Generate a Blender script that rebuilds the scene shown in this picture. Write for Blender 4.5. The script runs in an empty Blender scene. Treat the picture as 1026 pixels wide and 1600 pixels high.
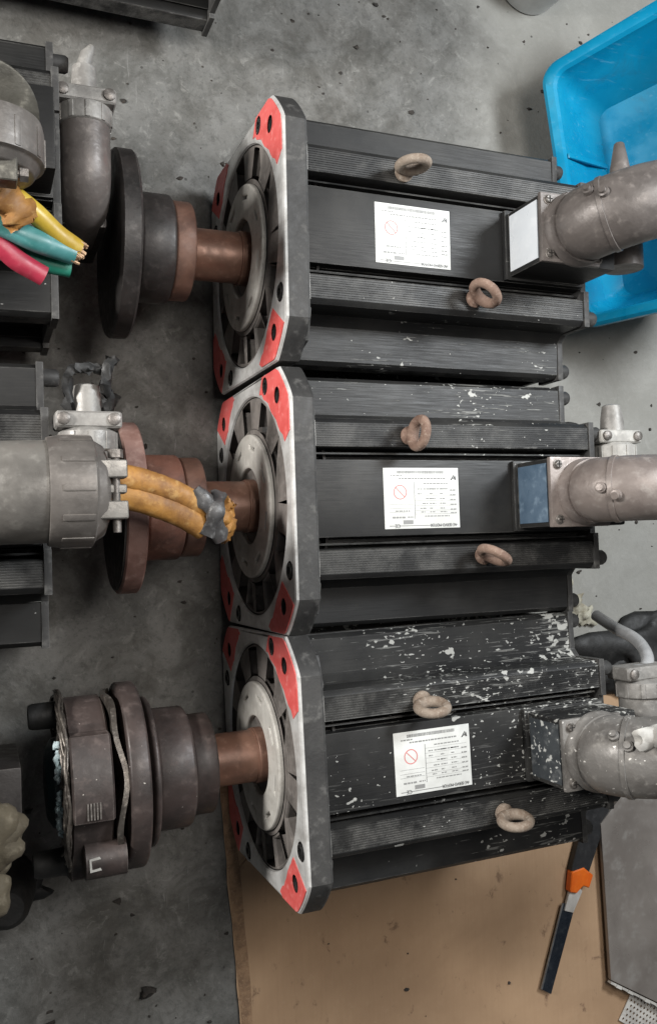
import bpy, bmesh, math, random
from mathutils import Vector, Matrix, Euler

# ---------------------------------------------------------------- camera, world, lights, exposure
K = 0.28                      # one modelling unit is the 0.28 m flange; everything is scaled at the end
S = bpy.context.scene
C = S.collection
cd = bpy.data.cameras.new('camera')
cam = bpy.data.objects.new('camera', cd); C.objects.link(cam)
cam.location = (-1.0026, -0.166, 3.8369)
cam.rotation_euler = (0.0506, -0.3773, -0.0375)
cd.sensor_fit = 'VERTICAL'; cd.sensor_height = 36; cd.lens = 36 * 1376.1 / 1600
cd.clip_start = 0.01; cd.clip_end = 100
S.camera = cam
S.view_settings.view_transform = 'Standard'; S.view_settings.look = 'None'
S.view_settings.exposure = 0.0; S.view_settings.gamma = 1
w = bpy.data.worlds.new('World'); S.world = w; w.use_nodes = True
w.node_tree.nodes['Background'].inputs[0].default_value = (0.93, 0.96, 1.0, 1)
w.node_tree.nodes['Background'].inputs[1].default_value = 0.075

def area(name, loc, target, size, power, col, sy=None):
    l = bpy.data.lights.new(name, 'AREA'); l.energy = power * K * K; l.color = col
    l.shape = 'RECTANGLE'; l.size = size; l.size_y = sy or size
    o = bpy.data.objects.new(name, l); C.objects.link(o); o.location = loc
    o.rotation_euler = (Vector(target) - Vector(loc)).to_track_quat('-Z', 'Y').to_euler()
    return o
area('doorway_light', (3.3, 2.1, 5.0), (1.1, 0.1, 0.4), 1.3, 330, (0.93, 0.97, 1.0))
area('ceiling_light', (0.55, 1.2, 6.2), (0.3, 0.0, 0.3), 1.6, 165, (1.0, 0.95, 0.89), 2.4)
area('left_lamp', (-4.4, 1.3, 2.7), (0.0, 0.0, 0.7), 0.7, 330, (1.0, 0.97, 0.93))

R = random.Random(7)
PI = math.pi

# ---------------------------------------------------------------- node helpers
def mat(name, base=(.5, .5, .5), rough=.5, metal=0., spec=.5):
    m = bpy.data.materials.new(name); m.use_nodes = True
    nt = m.node_tree; b = nt.nodes['Principled BSDF']
    b.inputs['Base Color'].default_value = (*base, 1); b.inputs['Roughness'].default_value = rough
    b.inputs['Metallic'].default_value = metal; b.inputs['Specular IOR Level'].default_value = spec
    return m, nt, b
def nd(nt, t, ins=None, **props):
    n = nt.nodes.new(t)
    for k, v in props.items(): setattr(n, k, v)
    for k, v in (ins or {}).items():
        if hasattr(v, 'is_output'): nt.links.new(v, n.inputs[k])
        else: n.inputs[k].default_value = v
    return n
def coord(nt, scale=(1, 1, 1), loc=(0, 0, 0)):
    tc = nd(nt, 'ShaderNodeTexCoord')
    mp = nd(nt, 'ShaderNodeMapping', {'Vector': tc.outputs['Object'], 'Scale': tuple(s / K for s in scale), 'Location': loc})
    return mp.outputs[0]
def noise(nt, v, scale, detail=4, rough=.55, dist=0.):
    return nd(nt, 'ShaderNodeTexNoise', {'Vector': v, 'Scale': scale, 'Detail': detail, 'Roughness': rough, 'Distortion': dist}).outputs[0]
def ramp(nt, f, a, b, smooth=True):
    return nd(nt, 'ShaderNodeMapRange', {'Value': f, 'From Min': a, 'From Max': b}, interpolation_type='SMOOTHSTEP' if smooth else 'LINEAR').outputs[0]
def math_(nt, op, a, b=0.):
    return nd(nt, 'ShaderNodeMath', {0: a, 1: b}, operation=op).outputs[0]
def mix(nt, f, a, b):
    n = nd(nt, 'ShaderNodeMix', data_type='RGBA')
    for k, v in ((0, f), (6, a), (7, b)):
        if hasattr(v, 'is_output'): nt.links.new(v, n.inputs[k])
        else: n.inputs[k].default_value = v if not isinstance(v, tuple) else (*v, 1)
    return n.outputs[2]
def bump(nt, b, h, strength=.3, dist=.01, prev=None):
    n = nd(nt, 'ShaderNodeBump', {'Height': h, 'Strength': strength, 'Distance': dist * K})
    if prev is not None: nt.links.new(prev, n.inputs['Normal'])
    nt.links.new(n.outputs[0], b.inputs['Normal']); return n.outputs[0]
def edge_wear(nt, v, c, col, amt=.7, rad=.006, lo=.02, hi=.12):
    bv = nd(nt, 'ShaderNodeBevel', {'Radius': rad * K}, samples=4); ge = nd(nt, 'ShaderNodeNewGeometry')
    d = nd(nt, 'ShaderNodeVectorMath', {0: bv.outputs[0], 1: ge.outputs['Normal']}, operation='DOT_PRODUCT').outputs['Value']
    e = ramp(nt, math_(nt, 'SUBTRACT', 1., d), lo, hi)
    n = ramp(nt, noise(nt, v, 5.5, 6, .7), .42, .62)
    return mix(nt, math_(nt, 'MULTIPLY', math_(nt, 'MULTIPLY', e, n), amt), c, col)
def setc(nt, b, c): nt.links.new(c, b.inputs['Base Color'])
def setr(nt, b, r): nt.links.new(r, b.inputs['Roughness'])

def worn(name, base, dark, light, rough=.5, metal=0., scale=6., amt=.5, bmp=.15, spec=.5, speck=None, off=(0, 0, 0), edge=None):
    """a used surface: two tones of wear over the base, fine grain, optional pale specks"""
    m, nt, b = mat(name, base, rough, metal, spec)
    v = coord(nt, loc=off)
    n1 = noise(nt, v, scale, 6, .62, .3); n2 = noise(nt, v, scale * 4.7, 5, .6)
    c = mix(nt, ramp(nt, n1, .35, .62), dark, base)
    c = mix(nt, math_(nt, 'MULTIPLY', ramp(nt, n2, .52, .74), amt), c, light)
    if speck:
        sp = noise(nt, v, scale * 9, 2, .5)
        c = mix(nt, ramp(nt, sp, speck[1], speck[1] + .03), c, speck[0])
    if edge: c = edge_wear(nt, v, c, edge, .6)
    setc(nt, b, c)
    setr(nt, b, nd(nt, 'ShaderNodeMapRange', {'Value': n2, 'From Min': .3, 'From Max': .7, 'To Min': max(.05, rough - .12), 'To Max': min(1, rough + .14)}).outputs[0])
    bump(nt, b, n2, bmp, .01)
    return m

def motor_paint(name, amt, gx, gy, off, streak=0., scuffs=.16, tone=1.):
    """black motor enamel with dust, scuffs along the body and splashes of pale paint; amt + gx*x + gy*y sets how many splashes; tone dims the enamel in place of shade"""
    m, nt, b = mat(name, (.022, .022, .022), .5, 0, .3)
    v = coord(nt, loc=off); raw = coord(nt)
    vs = coord(nt, (1.6, 46, 46), off)
    sep = nd(nt, 'ShaderNodeSeparateXYZ', {0: raw})
    dust = noise(nt, v, 3.2, 5, .6); scuff = noise(nt, vs, 5, 5, .65)
    c = mix(nt, ramp(nt, dust, .35, .75), tuple(k * tone for k in (.013, .0132, .0135)), tuple(k * tone for k in (.033, .0325, .031)))
    c = mix(nt, math_(nt, 'MULTIPLY', ramp(nt, scuff, .58, .8), scuffs), c, (.10, .098, .092))
    sp = noise(nt, coord(nt, (6.2, 9, 9), off), 2.2, 3, .5, .25)
    sp2 = noise(nt, coord(nt, (20, 30, 30), off), 2.2, 2, .5, .2)
    clump = noise(nt, v, 2.6, 3, .55)
    a = math_(nt, 'ADD', math_(nt, 'MULTIPLY', sep.outputs[0], gx), math_(nt, 'MULTIPLY', sep.outputs[1], gy))
    a = math_(nt, 'ADD', math_(nt, 'ADD', a, amt), math_(nt, 'MULTIPLY', math_(nt, 'SUBTRACT', clump, .5), .42))
    a = math_(nt, 'MINIMUM', a, .2)
    f1 = ramp(nt, math_(nt, 'ADD', sp, a), .76, .785)
    f2 = ramp(nt, math_(nt, 'ADD', sp2, a), .765, .79)
    f = math_(nt, 'MAXIMUM', f1, math_(nt, 'MULTIPLY', f2, .85))
    if streak:
        st = noise(nt, coord(nt, (2.2, 34, 34), off), 3, 4, .6)
        f = math_(nt, 'MAXIMUM', f, math_(nt, 'MULTIPLY', ramp(nt, math_(nt, 'ADD', st, math_(nt, 'MULTIPLY', a, .9)), .68, .74), streak))
    c = edge_wear(nt, v, c, (.26, .255, .24), .45)
    c = mix(nt, f, c, (.42, .42, .395))
    setc(nt, b, c)
    setr(nt, b, nd(nt, 'ShaderNodeMapRange', {'Value': scuff, 'From Min': .3, 'From Max': .7, 'To Min': .36, 'To Max': .6}).outputs[0])
    bump(nt, b, math_(nt, 'ADD', math_(nt, 'MULTIPLY', scuff, scuffs), f), .25, .006)
    return m

# ---------------------------------------------------------------- materials
M = {}
def mk_floor():
    m, nt, b = mat('concrete', (.2, .2, .19), .78)
    v = coord(nt)
    big = noise(nt, v, 1.1, 5, .6, .6); mid = noise(nt, v, 4.5, 8, .72, .5); fine = noise(nt, v, 46, 5, .7)
    gr = noise(nt, v, 17, 6, .72, .6)
    c = mix(nt, ramp(nt, mid, .34, .66), (.090, .086, .077), (.175, .171, .160))
    c = mix(nt, math_(nt, 'MULTIPLY', ramp(nt, big, .42, .62), .5), c, (.145, .147, .142))
    c = mix(nt, math_(nt, 'MULTIPLY', ramp(nt, noise(nt, v, 2.1, 6, .7, .8), .50, .66), .75), c, (.062, .061, .054))
    pale = math_(nt, 'MULTIPLY', ramp(nt, noise(nt, v, 5.3, 8, .8, 1.2), .58, .74), .5)
    c = mix(nt, pale, c, (.36, .355, .335))
    c = mix(nt, math_(nt, 'MULTIPLY', ramp(nt, gr, .54, .70), .36), c, (.33, .325, .305))
    c = mix(nt, math_(nt, 'MULTIPLY', ramp(nt, gr, .46, .32), .42), c, (.050, .047, .042))
    c = mix(nt, math_(nt, 'MULTIPLY', ramp(nt, fine, .50, .70), .45), c, (.050, .052, .047))
    scr = noise(nt, coord(nt, (30, 2.2, 1)), 1.6, 5, .7, 1.4)
    c = mix(nt, math_(nt, 'MULTIPLY', ramp(nt, scr, .64, .74), .4), c, (.36, .36, .35))
    scr2 = noise(nt, coord(nt, (5, 26, 1), (4, 1, 0)), 1.3, 4, .7, 2.2)
    c = mix(nt, math_(nt, 'MULTIPLY', ramp(nt, scr2, .68, .75), .35), c, (.36, .355, .34))
    sep = nd(nt, 'ShaderNodeSeparateXYZ', {0: v})
    # brighter light behind the motors, painted in as paler concrete
    e = nd(nt, 'ShaderNodeMapRange', {'Value': math_(nt, 'ADD', sep.outputs[0], math_(nt, 'MULTIPLY', math_(nt, 'SUBTRACT', big, .5), 1.2)), 'From Min': 1.25, 'From Max': 1.75}, interpolation_type='SMOOTHSTEP').outputs[0]
    c = mix(nt, math_(nt, 'MULTIPLY', e, .6), c, (.36, .355, .325))
    spots = nd(nt, 'ShaderNodeTexVoronoi', {'Vector': v, 'Scale': 7.5, 'Randomness': 1.0})
    s = math_(nt, 'MULTIPLY', ramp(nt, math_(nt, 'ADD', spots.outputs['Distance'], math_(nt, 'MULTIPLY', fine, .06)), .085, .06), ramp(nt, big, .44, .52))
    c = mix(nt, math_(nt, 'MULTIPLY', s, .8), c, (.035, .033, .03))
    setc(nt, b, c)
    setr(nt, b, nd(nt, 'ShaderNodeMapRange', {'Value': mid, 'From Min': .3, 'From Max': .7, 'To Min': .9, 'To Max': .55}).outputs[0])
    h = math_(nt, 'ADD', math_(nt, 'MULTIPLY', mid, .6), math_(nt, 'MULTIPLY', fine, .3))
    bump(nt, b, h, .35, .02)
    return m
M['floor'] = mk_floor()
PAINTS = {
    'm1': motor_paint('black_enamel_clean', -.062, .03, -.25, (3.1, .7, 1.9), .3),
    'm2': motor_paint('black_enamel_spattered', -.062, .05, .21, (1.3, 5.2, .4), .35),
    'm3': motor_paint('black_enamel_heavily_spattered', -.004, .12, .05, (7.7, 2.4, 6.1), .3),
    'l': motor_paint('black_enamel_dusty_dimmed', -.045, .0, .0, (.2, 9.1, 3.3), .6, .10, .5),  # halved tone paints the left row's dimmer light into its dusty enamel
}
M['gloss_panel'] = {
    'm1': motor_paint('panel_enamel_a', -.085, .03, .0, (.5, .2, 4.4), 0, .03),
    'm2': motor_paint('panel_enamel_b', -.11, .0, .0, (2.2, .4, 8.4), 0, .03),
    'm3': motor_paint('panel_enamel_c', .055, .09, .0, (5.5, 1.2, 3.7), .1, .05),
    'l': PAINTS['l'],
}
M['cast_grey'] = worn('dusty_cast_grey', (.050, .049, .0475), (.030, .0295, .029), (.20, .195, .185), .6, 0, 5, .4, .25, .4, edge=(.24, .235, .22))
M['bracket'] = worn('cast_bracket_brown_grey', (.20, .18, .165), (.09, .081, .074), (.31, .285, .265), .62, .0, 5, .5, .3)
M['seam'] = worn('bare_metal_seam', (.40, .39, .37), (.08, .078, .075), (.6, .59, .57), .45, .3, 9, .6, .1)
M['deep'] = worn('recess_shade_casting', (.03, .027, .025), (.015, .014, .013), (.06, .055, .05), .75, 0, 5, .4, .2)  # casting colour darkened to paint shade into the pockets and slots
def mk_alu():
    m, nt, b = mat('machined_aluminium', (.62, .62, .60), .38, .35)
    v = coord(nt); n = noise(nt, v, 7, 6, .65); f = noise(nt, coord(nt, (1, 20, 4)), 4, 4, .6)
    c = mix(nt, ramp(nt, n, .35, .6), (.50, .49, .47), (.78, .78, .765))
    setc(nt, b, c); setr(nt, b, nd(nt, 'ShaderNodeMapRange', {'Value': f, 'To Min': .22, 'To Max': .52}).outputs[0])
    bump(nt, b, f, .08, .004); return m
M['alu'] = mk_alu()
M['cap'] = worn('bearing_cap_aluminium', (.70, .68, .63), (.48, .46, .42), (.33, .30, .26), .5, .25, 5, .5, .2)
M['red'] = worn('red_marker_paint', (.78, .14, .13), (.64, .09, .08), (.84, .36, .33), .45, 0, 7, .5, .12)
M['shaft'] = worn('brown_oiled_steel', (.23, .125, .088), (.125, .07, .052), (.38, .23, .17), .42, .35, 6, .5, .1)
M['black_steel'] = worn('blackened_steel', (.038, .033, .031), (.022, .02, .019), (.09, .078, .072), .5, .2, 6, .4, .15, edge=(.22, .2, .185))
M['brown_steel'] = worn('brown_blackened_steel', (.060, .045, .041), (.034, .027, .025), (.13, .10, .09), .5, .15, 5, .5, .15, edge=(.26, .23, .21), speck=((.45, .42, .38), .735))
M['rust_red'] = worn('rust_brown_steel', (.19, .085, .058), (.085, .045, .034), (.33, .19, .14), .6, .1, 5, .5, .25)
M['rim_pink'] = worn('pinkish_brown_rim', (.27, .165, .14), (.16, .085, .068), (.40, .28, .24), .55, .2, 5, .5, .2)
M['ring_brown'] = worn('warm_brown_ring', (.23, .13, .095), (.12, .068, .052), (.33, .2, .15), .55, .1, 6, .4, .2)
M['rust'] = worn('rusty_eyebolt', (.255, .17, .13), (.15, .09, .066), (.41, .325, .265), .8, 0, 16, .6, .28)
M['rust_grey'] = worn('dusty_rusted_eyebolt', (.28, .23, .185), (.18, .13, .095), (.44, .385, .32), .8, 0, 16, .6, .28)
M['elbow1'] = worn('brown_grey_connector_metal', (.148, .131, .122), (.10, .088, .082), (.27, .24, .22), .44, .2, 6, .5, .2, speck=((.7, .68, .64), .77))
M['elbow2'] = worn('taupe_connector_metal', (.235, .2, .182), (.17, .142, .13), (.34, .31, .285), .44, .2, 6, .5, .2)
M['elbow3'] = worn('grey_connector_metal', (.2, .19, .178), (.12, .112, .104), (.36, .345, .32), .5, .2, 6, .6, .25, speck=((.72, .70, .66), .70))
M['elbowA'] = worn('olive_grey_connector_metal', (.19, .18, .165), (.13, .122, .112), (.29, .28, .255), .38, .3, 5, .5, .16)
M['clampgrey'] = worn('pale_grey_clamp_metal', (.27, .26, .245), (.17, .162, .152), (.44, .43, .40), .5, .2, 8, .5, .2)
M['whiteclamp'] = worn('painted_pale_gland', (.46, .45, .42), (.3, .29, .27), (.62, .60, .56), .6, .0, 8, .6, .2)
M['lumpbeige'] = worn('mud_caked_fitting', (.095, .079, .052), (.045, .037, .025), (.20, .175, .13), .8, 0, 6, .6, .5)
M['plate_paper'] = worn('white_nameplate_print', (.69, .70, .68), (.58, .585, .56), (.75, .76, .74), .42, 0, 5, .3, .02)
M['ink'] = mat('grey_print', (.24, .24, .235), .5)[0]
M['ink_dark'] = mat('dark_print', (.07, .07, .07), .5)[0]
M['ink_red'] = mat('red_print', (.62, .20, .19), .5)[0]
M['sticker_white'] = worn('pale_sticker', (.74, .77, .80), (.66, .70, .74), (.80, .83, .86), .35, 0, 4, .4, .02)
M['sticker_blue'] = worn('blue_grey_sticker', (.10, .15, .21), (.06, .10, .15), (.22, .30, .38), .38, 0, 5, .6, .05)
M['sticker_dark'] = worn('spattered_dark_sticker', (.055, .062, .068), (.03, .035, .04), (.2, .21, .21), .5, 0, 5, .6, .1, speck=((.52, .53, .51), .62))
M['screw'] = worn('dull_steel_screw', (.22, .2, .185), (.12, .11, .1), (.36, .34, .31), .45, .5, 18, .5, .2)
M['blackbolt'] = worn('black_oxide_bolt', (.05, .05, .05), (.02, .02, .02), (.16, .16, .155), .4, .5, 18, .5, .2)
M['hole'] = mat('hole_shade', (.012, .01, .009), .8)[0]  # near-black painted in for the shade inside holes and screw slots
M['orange_tape'] = worn('orange_cloth_tape', (.44, .215, .05), (.20, .09, .025), (.58, .36, .14), .6, 0, 6, .6, .3)
M['grey_tape'] = worn('grey_cable_tape', (.085, .083, .083), (.035, .034, .034), (.26, .26, .26), .42, 0, 8, .6, .2)
M['yellow'] = worn('yellow_insulation', (.56, .40, .045), (.42, .27, .03), (.66, .52, .15), .42, 0, 5, .4, .06)
M['teal'] = worn('teal_insulation', (.075, .25, .25), (.03, .17, .16), (.22, .42, .42), .4, 0, 5, .5, .06)
M['green'] = worn('dark_green_insulation', (.02, .22, .15), (.015, .15, .10), (.06, .32, .24), .4, 0, 5, .5, .06)
M['crimson'] = worn('crimson_insulation', (.38, .03, .06), (.26, .02, .04), (.52, .11, .14), .42, 0, 5, .4, .06)
M['copper'] = worn('frayed_copper', (.55, .36, .22), (.3, .18, .1), (.72, .55, .38), .5, .4, 20, .6, .4)
def mk_blue():
    m, nt, b = mat('blue_plastic', (.008, .30, .60), .38)
    v = coord(nt); n = noise(nt, v, 3, 4, .6); sc = noise(nt, coord(nt, (2, 18, 18)), 3, 5, .65)
    c = mix(nt, ramp(nt, n, .3, .7), (.002, .19, .36), (.003, .26, .44))
    c = mix(nt, math_(nt, 'MULTIPLY', ramp(nt, sc, .58, .76), .32), c, (.2, .45, .6))
    c = mix(nt, math_(nt, 'MULTIPLY', ramp(nt, noise(nt, v, 5, 7, .7, .6), .56, .72), .35), c, (.03, .13, .2))
    setc(nt, b, c); b.inputs['Subsurface Weight'].default_value = 0.0
    setr(nt, b, ramp(nt, n, .1, 1.2)); bump(nt, b, n, .05, .02)
    return m
M['blue'] = mk_blue()
def mk_card():
    m, nt, b = mat('cardboard', (.42, .27, .155), .85)
    v = coord(nt); n = noise(nt, v, 1.6, 5, .6, .3); fl = noise(nt, coord(nt, (55, 1.2, 1)), 1, 2, .5); f = noise(nt, v, 26, 5, .7)
    c = mix(nt, ramp(nt, n, .3, .7), (.36, .232, .138), (.455, .302, .184))
    c = mix(nt, math_(nt, 'MULTIPLY', ramp(nt, fl, .45, .62), .05), c, (.27, .165, .09))
    c = mix(nt, math_(nt, 'MULTIPLY', ramp(nt, noise(nt, coord(nt, (3, 2, 1), (2, 8, 0)), 3.4, 7, .72, .5), .585, .70), .75), c, (.13, .075, .045))
    sp = noise(nt, v, 15, 3, .55)
    c = mix(nt, math_(nt, 'MULTIPLY', ramp(nt, sp, .73, .76), .7), c, (.07, .045, .03))
    c = mix(nt, math_(nt, 'MULTIPLY', ramp(nt, f, .55, .8), .3), c, (.5, .36, .24))
    setc(nt, b, c); bump(nt, b, math_(nt, 'ADD', fl, math_(nt, 'MULTIPLY', f, .4)), .25, .006)
    return m
M['card'] = mk_card()
M['card_edge'] = worn('cut_cardboard_edge', (.34, .215, .125), (.22, .135, .08), (.45, .32, .21), .9, 0, 20, .6, .5)
M['sheetsteel'] = worn('brushed_sheet_steel', (.30, .27, .245), (.22, .195, .175), (.40, .385, .36), .34, .3, 2.2, .5, .03)
M['white_edge'] = worn('chipped_white_edge', (.60, .58, .54), (.42, .4, .37), (.7, .68, .65), .6, 0, 9, .5, .2)
M['knife_black'] = worn('black_knife_plastic', (.022, .022, .023), (.014, .014, .015), (.05, .05, .05), .5, 0, 8, .4, .1)
M['knife_orange'] = worn('orange_knife_plastic', (.80, .16, .012), (.70, .12, .01), (.85, .25, .06), .4, 0, 8, .3, .04)
M['blade'] = worn('blue_black_blade', (.032, .040, .052), (.022, .028, .038), (.10, .11, .12), .3, .5, 6, .5, .05)
M['bladebright'] = worn('ground_blade_edge', (.36, .36, .355), (.25, .25, .25), (.5, .5, .5), .35, .8, 8, .4, .05)
M['clearpl'] = worn('milky_plastic', (.50, .48, .45), (.38, .36, .33), (.62, .6, .57), .35, 0, 8, .4, .05)
M['rubber'] = worn('black_rubber', (.013, .013, .0125), (.008, .008, .008), (.028, .027, .025), .6, 0, 5, .5, .3)
M['hose'] = worn('grey_translucent_hose', (.34, .345, .35), (.24, .245, .25), (.50, .50, .51), .32, 0, 6, .5, .05)
M['whitepl'] = worn('white_bucket_plastic', (.62, .63, .62), (.5, .51, .5), (.7, .7, .7), .5, 0, 4, .4, .05)
M['debris'] = worn('dirt_crumbs', (.045, .038, .032), (.02, .018, .016), (.12, .1, .085), .9, 0, 9, .5, .4)
M['chip'] = worn('dried_paint_chip', (.42, .40, .32), (.25, .22, .16), (.58, .56, .48), .8, 0, 9, .5, .4)
M['wire'] = worn('oily_winding_wire', (.13, .115, .10), (.06, .052, .046), (.34, .31, .27), .38, .6, 14, .6, .1)
M['crumble'] = worn('pale_green_blue_resin', (.46, .56, .58), (.22, .32, .34), (.60, .62, .74), .8, 0, 20, .6, .5)
M['tealdark'] = worn('dark_teal_resin', (.006, .022, .026), (.004, .012, .014), (.03, .06, .065), .5, 0, 9, .5, .3)

# ---------------------------------------------------------------- mesh helpers
class MB:
    def __init__(s): s.v = []; s.f = []; s.mi = []
    def add(s, vs, fs, mi=0, T=None):
        o = len(s.v)
        s.v += [tuple(T @ Vector(p)) if T else tuple(p) for p in vs]
        s.f += [tuple(i + o for i in f) for f in fs]; s.mi += [mi] * len(fs); return s
    def lathe(s, prof, seg=48, T=None, mi=0, cap0=True, cap1=True):
        """prof: (x, r) points; turned about the x axis"""
        vs = []; fs = []; n = len(prof)
        for x, r in prof:
            for k in range(seg):
                a = 2 * PI * k / seg; vs.append((x, r * math.cos(a), r * math.sin(a)))
        for i in range(n - 1):
            for k in range(seg):
                a = i * seg + k; b = i * seg + (k + 1) % seg
                fs.append((a, a + seg, b + seg, b))
        if cap0: fs.append(tuple(range(seg)))
        if cap1: fs.append(tuple((n - 1) * seg + k for k in reversed(range(seg))))
        return s.add(vs, fs, mi, T)
    def tube(s, path, rad, seg=14, T=None, mi=0, flat=1.0):
        path = [Vector(p) for p in path]; n = len(path)
        rr = rad if isinstance(rad, (list, tuple)) else [rad] * n
        vs = []; fs = []; up = None
        for i, p in enumerate(path):
            d = (path[min(i + 1, n - 1)] - path[max(i - 1, 0)]).normalized()
            if up is None:
                up = Vector((0, 0, 1)) if abs(d.z) < .9 else Vector((1, 0, 0))
            sx = d.cross(up).normalized(); up = sx.cross(d).normalized()
            for k in range(seg):
                a = 2 * PI * k / seg
                vs.append(tuple(p + rr[i] * (math.cos(a) * sx + flat * math.sin(a) * up)))
        for i in range(n - 1):
            for k in range(seg):
                a = i * seg + k; b = i * seg + (k + 1) % seg
                fs.append((a, b, b + seg, a + seg))
        fs.append(tuple(reversed(range(seg)))); fs.append(tuple((n - 1) * seg + k for k in range(seg)))
        return s.add(vs, fs, mi, T)
    def box(s, lo, hi, T=None, mi=0):
        (a, b, c), (d, e, f) = lo, hi
        vs = [(a, b, c), (d, b, c), (d, e, c), (a, e, c), (a, b, f), (d, b, f), (d, e, f), (a, e, f)]
        fs = [(0, 3, 2, 1), (4, 5, 6, 7), (0, 1, 5, 4), (1, 2, 6, 5), (2, 3, 7, 6), (3, 0, 4, 7)]
        return s.add(vs, fs, mi, T)
    def prism(s, poly, x0, x1, T=None, mi=0):
        """poly of (y, z), counter-clockwise seen from +x, from x0 to x1"""
        n = len(poly)
        vs = [(x0, y, z) for y, z in poly] + [(x1, y, z) for y, z in poly]
        fs = [(i, (i + 1) % n, (i + 1) % n + n, i + n) for i in range(n)]
        fs += [tuple(reversed(range(n))), tuple(range(n, 2 * n))]
        return s.add(vs, fs, mi, T)
    def slab(s, poly, z0, z1, T=None, mi=0):
        n = len(poly)
        vs = [(x, y, z0) for x, y in poly] + [(x, y, z1) for x, y in poly]
        fs = [(i, (i + 1) % n, (i + 1) % n + n, i + n) for i in range(n)]
        fs += [tuple(reversed(range(n))), tuple(range(n, 2 * n))]
        return s.add(vs, fs, mi, T)
    def mesh(s, name, mats, angle=35, bevel=0., segs=2):
        me = bpy.data.meshes.new(name); me.from_pydata(s.v, [], s.f)
        for m in (mats if isinstance(mats, (list, tuple)) else [mats]): me.materials.append(m)
        me.polygons.foreach_set('material_index', s.mi)
        bm = bmesh.new(); bm.from_mesh(me)
        bmesh.ops.recalc_face_normals(bm, faces=bm.faces)
        if bevel:
            ed = [e for e in bm.edges if len(e.link_faces) == 2 and e.calc_face_angle(0) > math.radians(30)]
            bmesh.ops.bevel(bm, geom=ed, offset=bevel, segments=segs, profile=.7, affect='EDGES', clamp_overlap=True)
        bm.to_mesh(me); bm.free()
        me.polygons.foreach_set('use_smooth', [True] * len(me.polygons))
        me.set_sharp_from_angle(angle=math.radians(angle))
        me.update(); return me

def ob(name, me, parent=None, loc=(0, 0, 0), rot=(0, 0, 0)):
    o = bpy.data.objects.new(name, me); C.objects.link(o)
    o.location = loc; o.rotation_euler = rot
    if parent: o.parent = parent
    return o
def thing(name, label, cat, loc=(0, 0, 0), rot=(0, 0, 0), group=None, me=None):
    o = ob(name, me, None, loc, rot); o['label'] = label; o['category'] = cat
    if group: o['group'] = group
    return o
def plate(name, outer, holes, x0, x1, mats, bevel=.004, pick=None, angle=16):
    """a plate in the (y, z) plane with real holes, between x0 and x1, bevelled edges"""
    cu = bpy.data.curves.new(name, 'CURVE'); cu.dimensions = '2D'; cu.fill_mode = 'BOTH'
    for pts in [outer] + holes:
        sp = cu.splines.new('POLY'); sp.points.add(len(pts) - 1); sp.use_cyclic_u = True
        for p, (a, b) in zip(sp.points, pts): p.co = (a, b, 0, 1)
    cu.extrude = (x1 - x0) / 2 - bevel; cu.bevel_depth = bevel; cu.bevel_resolution = 1; cu.offset = -bevel
    t = bpy.data.objects.new(name, cu); C.objects.link(t)
    dg = bpy.context.evaluated_depsgraph_get(); dg.update()
    me = bpy.data.meshes.new_from_object(t.evaluated_get(dg)); me.name = name
    bpy.data.objects.remove(t); bpy.data.curves.remove(cu)
    xm = (x0 + x1) / 2
    for v in me.vertices: v.co = Vector((v.co.z + xm, v.co.x, v.co.y))
    bm = bmesh.new(); bm.from_mesh(me); bmesh.ops.remove_doubles(bm, verts=bm.verts, dist=1e-5)
    bmesh.ops.recalc_face_normals(bm, faces=bm.faces); bm.to_mesh(me); bm.free()
    me.materials.clear()
    for m in (mats if isinstance(mats, (list, tuple)) else [mats]): me.materials.append(m)
    for p in me.polygons: p.material_index = pick(p) if pick else 0
    me.polygons.foreach_set('use_smooth', [True] * len(me.polygons)); me.set_sharp_from_angle(angle=math.radians(angle))
    return me
def circ(y, z, r, n=40): return [(y + r * math.cos(2 * PI * k / n), z + r * math.sin(2 * PI * k / n)) for k in range(n)]
def text_mesh(name, body, size, m, depth=.0005):
    cu = bpy.data.curves.new(name, 'FONT'); cu.body = body; cu.size = size; cu.extrude = depth; cu.align_x = 'LEFT'
    t = bpy.data.objects.new(name, cu); C.objects.link(t)
    dg = bpy.context.evaluated_depsgraph_get(); dg.update()
    me = bpy.data.meshes.new_from_object(t.evaluated_get(dg))
    bpy.data.objects.remove(t); bpy.data.curves.remove(cu)
    return me

# ---------------------------------------------------------------- the setting
def blob(mb, c, r, seed, flat=1., sub=2, mi=0, rough=.3):
    bm = bmesh.new(); bmesh.ops.create_icosphere(bm, subdivisions=sub, radius=1)
    q = random.Random(seed); ph = [q.uniform(0, 6) for _ in range(6)]
    vs = []
    for v in bm.verts:
        k = 1 + rough * (math.sin(3 * v.co.x + ph[0]) * math.sin(4 * v.co.y + ph[1]) + .6 * math.sin(7 * v.co.z + ph[2]) * math.sin(6 * v.co.x + ph[3])) + q.uniform(-.06, .06) * rough * 2
        vs.append((c[0] + v.co.x * r[0] * k, c[1] + v.co.y * r[1] * k, c[2] + v.co.z * r[2] * k * flat))
    mb.add(vs, [tuple(v.index for v in f.verts) for f in bm.faces], mi); bm.free()
FZ = -.012
fl = MB().add([(-14, -14, FZ), (14, -14, FZ), (14, 14, FZ), (-14, 14, FZ)], [(0, 1, 2, 3)]).mesh('floor', M['floor'])
o = ob('floor', fl); o['kind'] = 'structure'; o['label'] = 'stained grey concrete workshop floor'

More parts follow.
